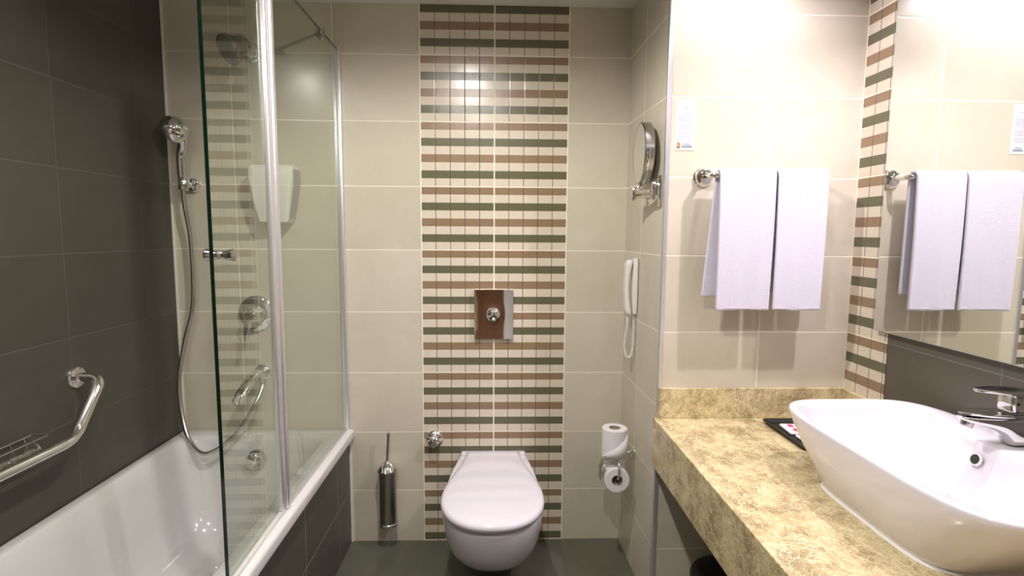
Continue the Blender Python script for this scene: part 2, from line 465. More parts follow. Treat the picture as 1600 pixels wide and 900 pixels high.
# ------------------------------------------------------------------ shower head (fixed)
sh = thing('wall_shower', 'chrome round shower head on a short arm high on the wall', 'shower head', (-.979, 0, 2.10))
b = bmesh.new(); lathe(b, (-.979, 0, 2.128), (0, -1, 0), [(0, .042), (.006, .042), (.014, .036), (.018, .022), (.022, .016)]); obj('wall_flange', b, M_chrome, sh)
b = bmesh.new(); tube(b, smooth_path([(-.979, -.015, 2.128), (-.982, -.05, 2.127), (-.986, -.085, 2.122)]), [.024]*8+[.027]*9, 20)
lathe(b, (-.981, -.03, 2.128), (-.1, -1, 0), [(0, .022), (.006, .026), (.014, .026), (.018, .022)]); obj('arm', b, M_chrome, sh)
hd = Vector((-.52, -.62, -.50)).normalized(); hc = Vector((-1.004, -.165, 2.084))
b = bmesh.new(); lathe(b, hc-hd*.078, hd, [(-.022, .018), (-.010, .030), (.012, .036), (.03, .040), (.045, .050), (.058, .059), (.068, .060), (.072, .057), (.070, .052)], 36); obj('bell', b, mat('dark_chrome', (.34, .33, .31), .14, 1), sh)
b = bmesh.new(); lathe(b, hc-hd*.009, hd, [(0, .053), (.004, .052), (.006, .049)], 36)
for r_, n_ in ((.015, 6), (.028, 12), (.040, 18)):
    d_, u_, v_ = frame_from(hd)
    for k in range(n_):
        a = 2*PI*k/n_; lathe(b, hc - hd*.004 + (u_*math.cos(a)+v_*math.sin(a))*r_, hd, [(-.001, .0022), (.0015, .0016)], 6)
obj('spray_plate', b, M_plastgrey, sh)

# ------------------------------------------------------------------ hand shower, holder, hose
hs = thing('hand_shower', 'chrome hand shower in its wall holder beside the dark wall', 'hand shower', (-1.25, 0, 1.6))
b = bmesh.new(); lathe(b, (-1.237, 0, 1.588), (0, -1, 0), [(0, .030), (.010, .030), (.018, .026), (.021, .02)])
tube(b, [(-1.240, -.015, 1.588), (-1.250, -.055, 1.588)], .014, 16)
lathe(b, (-1.250, -.062, 1.562), (.02, .12, 1), [(0, .018), (.004, .0195), (.046, .021), (.05, .019)]); obj('wall_holder', b, M_chrome, hs)
b = bmesh.new()
pth = smooth_path([(-1.2505, -.062, 1.566), (-1.255, -.063, 1.63), (-1.252, -.068, 1.70), (-1.235, -.080, 1.75), (-1.238, -.098, 1.795)], 8)
n_ = len(pth); rad = []
for i in range(n_):
    f = i/(n_-1); rad.append(.0125 + .005*f if f < .7 else .0160 + (f-.7)*.05)
tube(b, pth, rad, 20); obj('handle', b, M_chrome, hs)
hd = Vector((-.62, .42, -.22)).normalized(); hc = Vector((-1.252, -.100, 1.798))
b = bmesh.new(); lathe(b, hc-hd*.030, hd, [(-.020, .006), (-.017, .018), (-.008, .034), (.004, .046), (.018, .054), (.026, .056), (.031, .053), (.030, .048)], 32); obj('head', b, M_chrome, hs)
b = bmesh.new(); lathe(b, hc-hd*.004, hd, [(0, .040), (.005, .039), (.006, .034)], 28); obj('spray_plate', b, M_plastgrey, hs)
hose = smooth_path([(-1.2505, -.062, 1.570), (-1.249, -.060, 1.50), (-1.238, -.050, 1.35), (-1.245, -.045, 1.10), (-1.285, -.050, .93), (-1.310, -.060, .78), (-1.300, -.080, .66), (-1.252, -.12, .535), (-1.160, -.165, .485), (-1.06, -.13, .545), (-.99, -.09, .66), (-.974, -.034, .735), (-.974, -.030, .759)], 14)
b = bmesh.new(); tube(b, hose, .0088, 12)
for p_, r_ in ((hose[2], .009),): pass
obj('hose', b, mat('hose_steel', (.62, .61, .58), .22, 1), hs)

# ------------------------------------------------------------------ mixer
mx = thing('shower_mixer', 'round chrome shower mixer with lever above the tub spout', 'mixer tap', (-1.0, 0, 1.052))
mc = Vector((-1.0, 0, 1.044))
b = bmesh.new(); lathe(b, mc, (0, -1, 0), [(0, .080), (.004, .080), (.010, .076), (.014, .068), (.016, .030)], 48); obj('cover_plate', b, M_chrome, mx)
b = bmesh.new(); lathe(b, mc+T(0, -.014, 0), (0, -1, 0), [(0, .034), (.028, .032), (.034, .030), (.038, .028), (.060, .026), (.066, .020), (.068, .001)], 36); kb = obj('knob', b, M_chrome, mx)
b = bmesh.new(); ring_ = []
for f in [i/10 for i in range(11)]:
    c = mc + T(-.004-.004*f, -.070-.028*f, -.005-.095*f); w_ = .017*(1-.75*f**2)+.001; h2 = .009*(1-.5*f)
    ring_.append([c + T(w_*math.cos(a), h2*math.sin(a), .004*math.sin(a)) for a in [2*PI*i/16 for i in range(16)]])
loft(b, ring_); obj('lever', b, M_chrome, kb)

# ------------------------------------------------------------------ tub spout
sp = thing('tub_spout', 'curved chrome tub spout over the faucet end of the bath', 'tub spout', (-.985, 0, .78))
b = bmesh.new(); lathe(b, (-.985, 0, .785), (0, -1, 0), [(0, .038), (.005, .038), (.012, .034), (.017, .026), (.022, .020)], 36); obj('wall_flange', b, M_chrome, sp)
b = bmesh.new(); pt = smooth_path([(-.985, -.012, .785), (-.990, -.055, .785), (-1.000, -.105, .772), (-1.010, -.150, .735), (-1.016, -.178, .698)], 8)
rings = []
for i, p_ in enumerate(pt):
    f = i/(len(pt)-1); tn = (pt[min(i+1, len(pt)-1)]-pt[max(i-1, 0)]).normalized(); u_ = Vector((1, 0, 0)); u_ = (u_-tn*u_.dot(tn)).normalized(); v_ = tn.cross(u_)
    ru = .019+.006*f; rv = .019-.005*f
    rings.append([p_ + u_*ru*math.copysign(abs(math.cos(a))**.8, math.cos(a)) + v_*rv*math.copysign(abs(math.sin(a))**.8, math.sin(a)) for a in [2*PI*k/20 for k in range(20)]])
loft(b, rings); obj('spout', b, M_chrome, sp)
b = bmesh.new(); tn = (pt[-1]-pt[-3]).normalized(); lathe(b, pt[-1], tn, [(-.004, .0125), (.004, .0125), (.005, .010)], 20); obj('aerator', b, M_steel, sp)
b = bmesh.new(); lathe(b, (-.974, -.030, .772), (0, 0, 1), [(-.012, .008), (0, .010), (.016, .010)], 16); obj('hose_outlet', b, M_chrome, sp)

# ------------------------------------------------------------------ white wall dispenser
dp = thing('wall_dispenser', 'white tapered wall dispenser seen through the glass screen', 'dispenser', (-.88, 0, 1.53))
def prof_ring(x0, x1, z0, z1, ytop, ybot, inset=0): pass
b = bmesh.new()
rings = []
for f in [i/12 for i in range(13)]:
    z = 1.438 + (1.662-1.438)*f
    xl = -.943 - .030*min(1, f*1.25)**.8; xr = -.826 + .030*min(1, f*1.25)**.8
    yf = -.085-.020*math.sin(min(1, f)*PI*.6)
    if f > .9: yf += .012*(f-.9)*10
    rings.append(rrect(xl, xr, yf, -.001, z, .012, 4))
r0 = rrect(-.935, -.834, -.078, -.001, 1.434, .012, 4); r1 = rrect(-.965, -.804, -.080, -.001, 1.668, .014, 4)
loft(b, [r0]+rings+[r1]); obj('body', b, M_plast, dp, True, 50)
b = bmesh.new(); rings = []
for f in [i/10 for i in range(11)]:
    z = 1.45 + .20*f; xr = -.824+.030*min(1, f*1.25+.05)**.8
    rings.append([Vector((xr-.003, -.012, z)), Vector((xr+.0025, -.012, z)), Vector((xr+.0025, -.070-.012*f, z)), Vector((xr-.003, -.070-.012*f, z))])
loft(b, rings); obj('side_panel', b, M_plastgrey, dp, False)
b = bmesh.new(); obox(b, (-.852, -.1045, 1.557), .006, .003, .024, Matrix.Rotation(.1, 3, 'Y'), .001); obj('level_window', b, M_black, dp)

# ------------------------------------------------------------------ grab bar with soap basket
gb = thing('grab_bar', 'bent chrome grab bar fixed to the charcoal wall above the tub', 'grab bar', (XW, -.8, .80))
gx = -1.252
path = fillet_path([(XW+.002, -.580, .920), (gx, -.580, .920), (gx+.004, -.715, .762), (gx+.002, -1.26, .764), (XW+.002, -1.28, .764)], .045, 10)
b = bmesh.new(); tube(b, path, .0155, 20); obj('bar', b, M_chrome, gb)
for yy, zz in ((-.580, .920), (-1.28, .764)):
    b = bmesh.new(); lathe(b, (XW, yy, zz), (1, 0, 0), [(0, .036), (.004, .036), (.009, .033), (.012, .022)], 32); obj('wall_flange', b, M_chrome, gb)
sb = thing('soap_basket', 'wire soap basket hooked behind the chrome grab bar', 'soap basket', (-1.30, -1.0, .76))
b = bmesh.new()
for z, s in ((.800, 0), (.762, .012)):
    tube(b, [(-1.325+s, -.775-s, z), (-1.278-s, -.775-s, z), (-1.278-s, -1.14+s, z), (-1.325+s, -1.14+s, z), (-1.325+s, -.775-s, z)], .0028, 8)
for k in range(5): x = -1.316+.0075*k+.003; tube(b, [(x, -.787, .762), (x, -1.128, .762)], .0018, 6)
for k in range(7):
    y = -.80-.045*k; tube(b, [(-1.325, y, .80), (-1.313, y, .762), (-1.290, y, .762), (-1.278, y, .80)], .0018, 6)
tube(b, [(-1.278, -.83, .80), (-1.262, -.83, .792), (-1.2545, -.83, .781)], .003, 6); tube(b, [(-1.278, -1.10, .80), (-1.262, -1.10, .792), (-1.2545, -1.10, .781)], .003, 6)
obj('wire_frame', b, M_steel, sb)

# ------------------------------------------------------------------ toilet
TC = .022
tl = thing('toilet', 'white wall-hung toilet with closed lid on the striped mosaic', 'toilet', (TC, 0, .1))
def lerp(tab, x):
    for (a, va), (c, vc) in zip(tab, tab[1:]):
        if a <= x <= c: f = (x-a)/(c-a); f = f*f*(3-2*f) if False else f; return va+(vc-va)*f
    return tab[-1][1] if x > tab[-1][0] else tab[0][1]
def outline(z, wb, wm, ym, yf, N=22, y0=-.001, neck=0, sq=2.25):
    """closed plan outline: half width wb at the wall, wm at depth ym, rounded nose at yf"""
    right = []
    for i in range(N):
        f = i/N; y = y0 + (ym-y0)*f
        s = f*f*(3-2*f) if neck else math.sin(f*PI/2)
        right.append((wb+(wm-wb)*s, y))
    for i in range(N+1):
        a = PI/2*i/N
        right.append((wm*math.cos(a)**(2/sq), ym + (yf-ym)*math.sin(a)**(2/sq)))
    pts = [Vector((TC+x, y, z)) for x, y in right] + [Vector((TC-x, y, z)) for x, y in right[-2::-1]]
    return pts
b = bmesh.new()
sl = [(.075, .075, .080, -.16, -.27), (.080, .088, .096, -.17, -.31), (.10, .104, .118, -.20, -.370), (.13, .115, .138, -.235, -.430), (.17, .124, .156, -.275, -.492),
      (.22, .132, .170, -.32, -.556), (.28, .138, .180, -.36, -.606), (.34, .142, .185, -.39, -.630), (.380, .144, .187, -.40, -.638), (.392, .144, .186, -.40, -.637), (.396, .141, .183, -.40, -.633)]
loft(b, [outline(*s) for s in sl]); obj('bowl', b, M_cer, tl, True, 60)
b = bmesh.new()
loft(b, [outline(.396, .136, .178, -.40, -.628), outline(.3985, .140, .183, -.40, -.634), outline(.409, .140, .183, -.40, -.634), outline(.410, .137, .180, -.40, -.631)])
obj('seat', b, M_plast if False else M_cer, tl, True, 60)
b = bmesh.new()
def lid(z, ins): return outline(z, .118-ins, .190-ins, -.435, -.655+ins, 22, -.035-ins, 1)
loft(b, [lid(.413, .004), lid(.415, .0005), lid(.424, 0), lid(.431, .003), lid(.4355, .009), lid(.438, .020), lid(.4395, .040), lid(.4405, .07)])
obj('lid', b, M_cer, tl, True, 60)
b = bmesh.new(); box(b, TC-.143, TC+.143, -.034, -.001, .394, .424, 0, .006, 3); obj('hinge_block', b, M_cer, tl)
# shoulders of the pan beside the lid
b = bmesh.new(); loft(b, [outline(.395, .143, .183, -.37, -.30), outline(.412, .143, .183, -.37, -.30), outline(.417, .139, .178, -.36, -.29)]) if False else None
if b.verts: pass
b.free()

# flush plate
fp = thing('flush_plate', 'square chrome flush plate with round button above the toilet', 'flush plate', (.0225, 0, 1.045))
b = bmesh.new(); N = 24; x0, x1, z0, z1 = -.062, .107, .936, 1.152
def fpy(u, v): return -.014 - .007*(abs(u)**2.2) * (1) + .0 + .004*math.cos(v*PI/2)*0 - .004*(abs(v)**2.2) - .006*math.exp(-(u*u+v*v)*14)
grid = [[b.verts.new((x0+(x1-x0)*i/N, fpy(2*i/N-1, 2*j/N-1), z0+(z1-z0)*j/N)) for j in range(N+1)] for i in range(N+1)]
for i in range(N):
    for j in range(N): b.faces.new((grid[i][j], grid[i+1][j], grid[i+1][j+1], grid[i][j+1]))
rim = [grid[i][0] for i in range(N+1)] + [grid[N][j] for j in range(1, N+1)] + [grid[i][N] for i in range(N-1, -1, -1)] + [grid[0][j] for j in range(N-1, 0, -1)]
back = [b.verts.new((v.co.x, -.0005, v.co.z)) for v in rim]
for i in range(len(rim)): j = (i+1) % len(rim); b.faces.new((rim[i], rim[j], back[j], back[i]))
b.faces.new(back)
obj('plate', b, M_chrome, fp, True, 40)
b = bmesh.new(); lathe(b, (.0225, -.016, 1.045), (0, -1, 0), [(0, .028), (.006, .0275), (.012, .0245), (.017, .018), (.020, .009), (.0205, .001)], 36); obj('button', b, M_chrome, fp)

# angle valve
av = thing('angle_valve', 'round chrome water valve on the wall left of the toilet', 'valve', (-.245, 0, .475))
vc = Vector((-.240, 0, .480))
b = bmesh.new(); lathe(b, vc, (0, -1, 0), [(0, .039), (.005, .039), (.012, .034), (.018, .022), (.030, .018)], 32); obj('wall_flange', b, M_chrome, av)
b = bmesh.new(); rings = []
for t2, r_ in [(0, .016), (.003, .023), (.010, .025), (.022, .024), (.028, .019), (.030, .010), (.0305, .001)]:
    rings.append([vc + T(0, -.028-t2, 0) + T(math.cos(2*PI*k/48), 0, math.sin(2*PI*k/48))*r_*(1+.06*math.cos(8*2*PI*k/48)*(r_ > .02)) for k in range(48)])
loft(b, rings); obj('handwheel', b, M_chrome, av)

# toilet brush
tb = thing('toilet_brush', 'steel toilet brush in a slim cylinder holder on the wall', 'toilet brush', (-.440, -.06, .10))
bx, by = -.4405, -.058
b = bmesh.new(); lathe(b, (bx, by, .112), (0, 0, 1), [(0, .038), (.002, .0415), (.012, .0415), (.014, .039), (.240, .039), (.248, .039)], 36); hold = obj('canister', b, M_steel, tb)
b = bmesh.new(); box(b, bx-.012, bx+.012, by+.03, -.001, .26, .30, 0, .002); obj('wall_bracket', b, M_steel, hold)
b = bmesh.new(); lathe(b, (bx, by, .112), (0, 0, 1), [(-.003, .036), (0, .043), (.010, .043), (.013, .0395)], 36); obj('base_band', b, M_chrome, hold)
b = bmesh.new(); lathe(b, (bx, by, .358), (0, 0, 1), [(0, .040), (.002, .0455), (.008, .0455), (.012, .042), (.024, .034), (.034, .020), (.040, .011), (.046, .008)], 36); obj('lid', b, M_chrome, tb)
b = bmesh.new(); lathe(b, (bx, by, .400), (.06, 0, 1), [(0, .0075), (.004, .0055), (.11, .0065), (.118, .0075), (.120, .009), (.126, .0095), (.132, .007), (.134, .001)], 20); obj('handle', b, M_chrome, tb)

# ------------------------------------------------------------------ toilet paper
tp = thing('paper_holder', 'chrome double toilet paper holder on the niche side wall', 'toilet paper holder', (.6, -.20, .49))
b = bmesh.new(); lathe(b, (.6055, -.205, .497), (-1, 0, 0), [(0, .026), (.005, .026), (.010, .022), (.013, .012)], 28); obj('wall_flange', b, M_chrome, tp)
b = bmesh.new(); tube(b, fillet_path([(.60, -.205, .497), (.518, -.205, .497), (.518, -.302, .494)], .012), .006, 12)
tube(b, fillet_path([(.518, -.205, .497), (.518, -.24, .497)], .01), .006)
tube(b, [(.512, -.250, .497), (.512, -.250, .60)], .005, 10)
tube(b, fillet_path([(.518, -.302, .494), (.520, -.314, .478), (.518, -.314, .440), (.516, -.308, .430), (.516, -.190, .430)], .008), .0048, 12)
obj('arm', b, M_chrome, tp)
b = bmesh.new(); lathe(b, (.512, -.25, .5035), (0, 0, 1), [(0, .030), (.002, .030)], 28); obj('support_disc', b, M_chrome, tp)
b = bmesh.new(); obox(b, (.456, -.272, .474), .0018, .045, .040, Matrix.Rotation(math.radians(20), 3, 'Y'), .0006); obox(b, (.452, -.272, .436), .0018, .045, .036, Matrix.Rotation(math.radians(6), 3, 'Y'), .0006)
tube(b, [(.463, -.272, .4945), (.515, -.272, .498)], .003, 8)
obj('cover_flap', b, M_steel, tp)
def roll(name, c, axis, rad, rc, L, label, grp):
    t = thing(name, label, 'toilet paper', c, grp)
    c = Vector(c); b = bmesh.new()
    d, u, v = frame_from(axis); N = 48; rings = []
    for tt, r_ in [(0, rc), (0, rad-.002), (.002, rad), (L-.002, rad), (L, rad-.002), (L, rc), (L*.5, rc)]:
        rings.append([c + d*(tt-L/2) + (u*math.cos(2*PI*k/N)+v*math.sin(2*PI*k/N))*r_ for k in range(N)])
    rings.append(rings[0])
    loft(b, rings, True, False, False); bmesh.ops.remove_doubles(b, verts=b.verts, dist=1e-6); obj('paper', b, M_paper, t, True, 40)
    b = bmesh.new(); rings = []
    for tt, r_ in [(.001, rc-.0012), (.001, rc-.0001), (L-.001, rc-.0001), (L-.001, rc-.0012), (.001, rc-.0012)]:
        rings.append([c + d*(tt-L/2) + (u*math.cos(2*PI*k/N)+v*math.sin(2*PI*k/N))*r_ for k in range(N)])
    loft(b, rings, True, False, False); obj('core', b, M_card, t)
    return t
r1_ = roll('toilet_paper_roll', (.512, -.25, .563), (0, 0, 1), .0505, .023, .114, 'upright white toilet paper roll with folded end, upper of two', 'toilet paper rolls on the chrome holder')
r2_ = roll('toilet_paper_roll', (.516, -.25, .420), (0, 1, 0), .050, .022, .100, 'white toilet paper roll hanging sideways, lower of two', 'toilet paper rolls on the chrome holder')
# folded triangular end of the upper roll
b = bmesh.new(); N = 20; cx, cy, R0 = .512, -.25, .0518
def rp(a, z, r=R0): return Vector((cx+r*math.cos(a), cy+r*math.sin(a), z))
a0, a1 = math.radians(196), math.radians(352)
topv, botv = [], []
for k in range(N+1):
    f = k/N; a = a0+(a1-a0)*f
    topv.append(b.verts.new(rp(a, .5075+.103*f+.0005, R0+(.004 if k == 0 else 0)))); botv.append(b.verts.new(rp(a, .5065, R0+(.004 if k == 0 else 0))))
for k in range(N): b.faces.new((topv[k], topv[k+1], botv[k+1], botv[k]))
fo = obj('folded_end', b, M_paper, r1_); sm = fo.modifiers.new('s', 'SOLIDIFY'); sm.thickness = .0012; sm.offset = 1

# ------------------------------------------------------------------ magnifying mirror on the niche wall
mm = thing('magnifying_mirror', 'round chrome magnifying mirror on a folding wall arm', 'magnifying mirror', (.6, -.40, 1.55))
b = bmesh.new(); box(b, .603, .6105, -.452, -.424, 1.492, 1.602, 0, .004, 3); obj('wall_plate', b, M_chrome, mm)
b = bmesh.new(); box(b, .589, .605, -.448, -.428, 1.53, 1.575, 0, .003)
box(b, .577, .589, -.448, -.424, 1.515, 1.579, 0, .003)
obox(b, (.562, -.380, 1.548), .009, .125, .014, Matrix.Rotation(math.radians(19), 3, 'Z'), .002)
obox(b, (.562, -.380, 1.530), .009, .125, .009, Matrix.Rotation(math.radians(19), 3, 'Z'), .002)
box(b, .536, .550, -.332, -.312, 1.518, 1.568, 0, .003); box(b, .550, .570, -.345, -.325, 1.53, 1.56, 0, .003)
obj('arm', b, M_chrome, mm)
mcn = Vector((.570, -.330, 1.690)); md = Vector((-.998, .062, 0)).normalized()
b = bmesh.new(); tube(b, [(.556, -.33, 1.566), (.566, -.33, 1.583)], .006, 12)
d, u, v = frame_from(md)
yk = [mcn + d*.002 + (u*math.cos(a) + Vector((0, 0, 1))*math.sin(a))*.118 for a in [PI + PI*k/30 for k in range(31)]]
tube(b, yk, .0045, 10); obj('yoke', b, M_chrome, mm)
b = bmesh.new(); lathe(b, mcn-d*.011, md, [(-.010, .104), (-.010, .109), (-.007, .112), (.022, .112), (.025, .109), (.023, .105)], 64); fr = obj('frame', b, M_steel, mm)
b = bmesh.new(); lathe(b, mcn+d*.010, md, [(0, .105), (.003, .105)], 64); obj('mirror_glass', b, M_mirror, fr)

# ------------------------------------------------------------------ wall phone
ph = thing('wall_phone', 'white wall phone with coiled cord in the niche', 'telephone', (.6, -.13, 1.17))
def slab(x0, x1, yc, hw, z0, z1, bulge, r):
    rings = []
    for i in range(17):
        f = i/16; z = z0+(z1-z0)*f
        e = min(1, math.sin(max(f, .001)*PI)**.35 if 0 < f < 1 else .0)
        e = max(e, .35)
        rings.append(rrect(x0 + (1-e)*(x1-x0)*.4, x1 - bulge*0, yc-hw*(.75+.25*e), yc+hw*(.75+.25*e), z, min(r, hw*.4, (x1-x0)*.28), 4))
    return rings
b = bmesh.new(); loft(b, slab(.580, .6005, -.185, .027, 1.075, 1.298, 0, .008)); obj('base', b, M_plast, ph, True, 60)
b = bmesh.new(); rings = []
for i in range(25):
    f = i/24; z = 1.068 + .225*f; q = 2*f-1
    th = .0105 + .0075*(abs(q)**3) - (.010*max(0, abs(q)-.88)/.12)
    xc = .5615 + .012*(1-q*q)*-1 + .010 + (.006 if abs(q) > .8 else 0)*0
    hw = .023 + .003*abs(q) - .006*max(0, abs(q)-.9)/.1
    rings.append(rrect(xc-th, xc+th*.6, -.185-hw, -.185+hw, z, .006, 4))
loft(b, rings); obj('handset', b, M_plast, ph, True, 60)
b = bmesh.new()
cp = smooth_path([(.567, -.190, 1.070), (.566, -.190, 1.03), (.560, -.190, .98), (.558, -.190, .93), (.568, -.190, .897), (.583, -.190, .897), (.592, -.188, .93), (.594, -.186, 1.0), (.592, -.185, 1.076)], 22)
coil = []
acc = 0
for i in range(len(cp)-1):
    for k in range(6):
        f = k/6; c = cp[i].lerp(cp[i+1], f); tn = (cp[i+1]-cp[i]).normalized(); u_ = Vector((0, 1, 0)); v_ = tn.cross(u_)
        acc += (cp[i+1]-cp[i]).length/6; a = acc/.0042*2*PI
        coil.append(c + (u_*math.cos(a)+v_*math.sin(a))*.0048)
tube(b, coil, .0016, 5); obj('coiled_cord', b, M_plast, ph)

# ------------------------------------------------------------------ vanity counter
CX0, CZ = .597, .742
CY0 = -2.55
vt = thing('vanity_counter', 'brown marble vanity counter with deep front apron and splashback', 'counter', (.95, -1.5, .6))
b = bmesh.new(); box(b, CX0, XR-.001, CY0, YT-.001, CZ-.03, CZ, 0, .0025); obj('countertop', b, M_marble, vt, False)
b = bmesh.new(); box(b, CX0+.001, CX0+.021, CY0, YT-.001, .566, CZ-.0305, 0, .001); obj('front_apron', b, M_marble, vt, False)
b = bmesh.new(); box(b, NX1+.002, XR-.016, YT-.016, YT-.001, CZ+.0003, .851, 0, .0015); obj('rear_splashback', b, M_marble, vt, False)
b = bmesh.new(); box(b, XR-.0155, XR-.0025, CY0, YT-.001, CZ+.0003, .851, 0, .0015); obj('side_splashback', b, M_marble, vt, False)

# ------------------------------------------------------------------ washbasin
bs = thing('washbasin', 'large white rectangular countertop washbasin with overflow hole', 'washbasin', (1.05, -1.18, CZ))
SX, SY = 1.050, -1.18
RZ = .920
N = 96
def lim(y):
    q = min(1, abs(y-SY)/.30); s = q*q*(3-2*q); return 1.150+.085*s
def inner(z, ins, nn=4.0):
    pts = sup(SX-.002, SY, z, .205-ins, .340-ins*1.25, nn, N)
    for p_ in pts: 
        L_ = lim(p_.y) - ins*.75
        if p_.x > L_: p_.x = L_
    return pts
b = bmesh.new()
def outer(z, l, r, e, nn=4.6): # left extent, right extent, end extent
    return sup((l+r)/2, SY, z, (r-l)/2, e, nn, N)
rings = [outer(CZ+.0005, .880, 1.215, .203, 5), outer(CZ+.006, .876, 1.22, .207, 5), outer(.765, .866, 1.232, .226, 4.6), outer(.80, .853, 1.245, .258, 4), outer(.84, .841, 1.256, .296, 4.2),
         outer(.88, .834, 1.264, .330, 4.4), outer(.905, .8305, 1.268, .348), outer(.914, .8305, 1.269, .351), outer(.919, .833, 1.268, .3495), outer(RZ, .838, 1.262, .344),
         inner(RZ, .0), inner(.917, .004), inner(.910, .008), inner(.89, .014), inner(.86, .026), inner(.83, .045), inner(.81, .07, 3.6), inner(.798, .105, 3.2), inner(.793, .15, 2.6)]
loft(b, rings)
bmesh.ops.subdivide_edges(b, edges=[], cuts=0)
obj('basin', b, M_cer, bs, True, 70)
b = bmesh.new(); on = Vector((-1, 0, .35)).normalized(); oc = Vector((1.1365, -1.175, .884))
lathe(b, oc - on*.003, on, [(0, .0155), (.003, .0155), (.0045, .0140), (.0045, .0115), (.001, .0110)], 28, 0, False); orr = obj('overflow_ring', b, M_chrome if False else M_cer, bs)
b = bmesh.new(); lathe(b, oc - on*.002, on, [(0, .0112), (.003, .0112)], 28); obj('overflow_hole', b, mat('dark_steel', (.10, .12, .10), .3, 1), bs)
b = bmesh.new(); lathe(b, (1.02, SY, .793), (0, 0, 1), [(0, .030), (.003, .029), (.004, .022), (.009, .020), (.010, .001)], 32); obj('drain', b, M_chrome, bs)
b = bmesh.new(); r_o = outer(CZ+.0003, .871, 1.223, .212, 5); r_i = outer(CZ+.005, .877, 1.218, .205, 5); loft(b, [r_o, r_i], True, False, False)
obj('silicone_bead', b, M_sil, bs)

# faucet
fc = thing('basin_faucet', 'chrome single-lever faucet on the washbasin deck', 'faucet', (1.205, -1.18, RZ))
b = bmesh.new(); rings = []
def sec(x, zb, zt, hw): # rounded upright section across the spout
    k = 24; zc, hz = (zb+zt)/2, (zt-zb)/2
    return [Vector((x, SY + hw*math.copysign(abs(math.cos(a))**.7, math.cos(a)), zc + hz*math.copysign(abs(math.sin(a))**.7, math.sin(a)))) for a in [2*PI*i/k for i in range(k)]]
for x, zb, hw in [(1.266, .925, .012), (1.262, .9206, .018), (1.250, .9203, .023), (1.225, .9203, .025), (1.206, .9203, .025), (1.198, .924, .025), (1.190, .936, .0245), (1.178, .948, .024), (1.16, .957, .0235), (1.14, .964, .023), (1.12, .970, .022), (1.10, .976, .019), (1.09, .981, .014), (1.086, .985, .008)]:
    rings.append(sec(x, zb, .990, hw))
loft(b, rings); obj('spout_body', b, M_chrome, fc, True, 60)
def paddle(cx, rx, ry, z, th, tilt, dish):
    R_ = []
    for s1, dz in [(.02, -th*.5), (.75, -th*.45), (.95, -th*.2), (1.0, th*.1), (.985, th*.35), (.93, th*.4), (.6, th*.4-dish*.7), (.02, th*.4-dish)]:
        rg_ = []
        for k in range(48):
            a = 2*PI*k/48; ca, sa = math.cos(a), math.sin(a)
            px = rx*s1*ca; py = ry*s1*sa*(1-.25*(ca < 0)*ca*ca)
            rg_.append(Vector((cx+px, SY+py, z+dz+px*tilt)))
        R_.append(rg_)
    return R_
b = bmesh.new(); loft(b, paddle(1.174, .092, .030, .994, .010, -.02, .002)); obj('spout_plate', b, M_chrome, fc, True, 50)
b = bmesh.new(); lathe(b, (1.106, SY, .977), (-.35, 0, -1), [(0, .0125), (.010, .0125), (.013, .011), (.012, .009)], 24); obj('aerator', b, M_steel, fc)
b = bmesh.new(); box(b, 1.188, 1.238, SY-.022, SY+.022, .999, 1.041, 0, .007, 4); obj('cartridge', b, M_chrome, fc)
b = bmesh.new(); loft(b, paddle(1.190, .077, .031, 1.046, .010, -.03, .004)); obj('lever', b, M_chrome, fc, True, 50)
b = bmesh.new(); lathe(b, (1.198, SY-.0215, 1.022), (0, -1, 0), [(0, .004), (.0015, .0035)], 12); obj('indicator_dot', b, M_rubber, fc)

# ------------------------------------------------------------------ big mirror
mr = thing('vanity_mirror', 'large frameless wall mirror above the washbasin', 'mirror', (XR, -1.3, 1.7))
b = bmesh.new(); box(b, 1.2640, 1.2650, -2.5, -.640, 1.092, 2.28); obj('mirror_face', b, M_mirror, mr, False)
b = bmesh.new(); box(b, 1.2651, 1.270, -2.5, -.640, 1.092, 2.28); box(b, 1.270, XR-.0025, -2.45, -.70, 1.13, 2.24); obj('backing_board', b, mat('mirror_backing', (.10, .11, .09), .6), mr, False)
b = bmesh.new(); box(b, 1.2638, 1.2705, -.6400, -.6385, 1.0905, 2.28); box(b, 1.2638, 1.2705, -2.5, -.6385, 1.0900, 1.0918); obj('polished_edge', b, mat('mirror_edge', (.25, .32, .28), .15), mr, False)

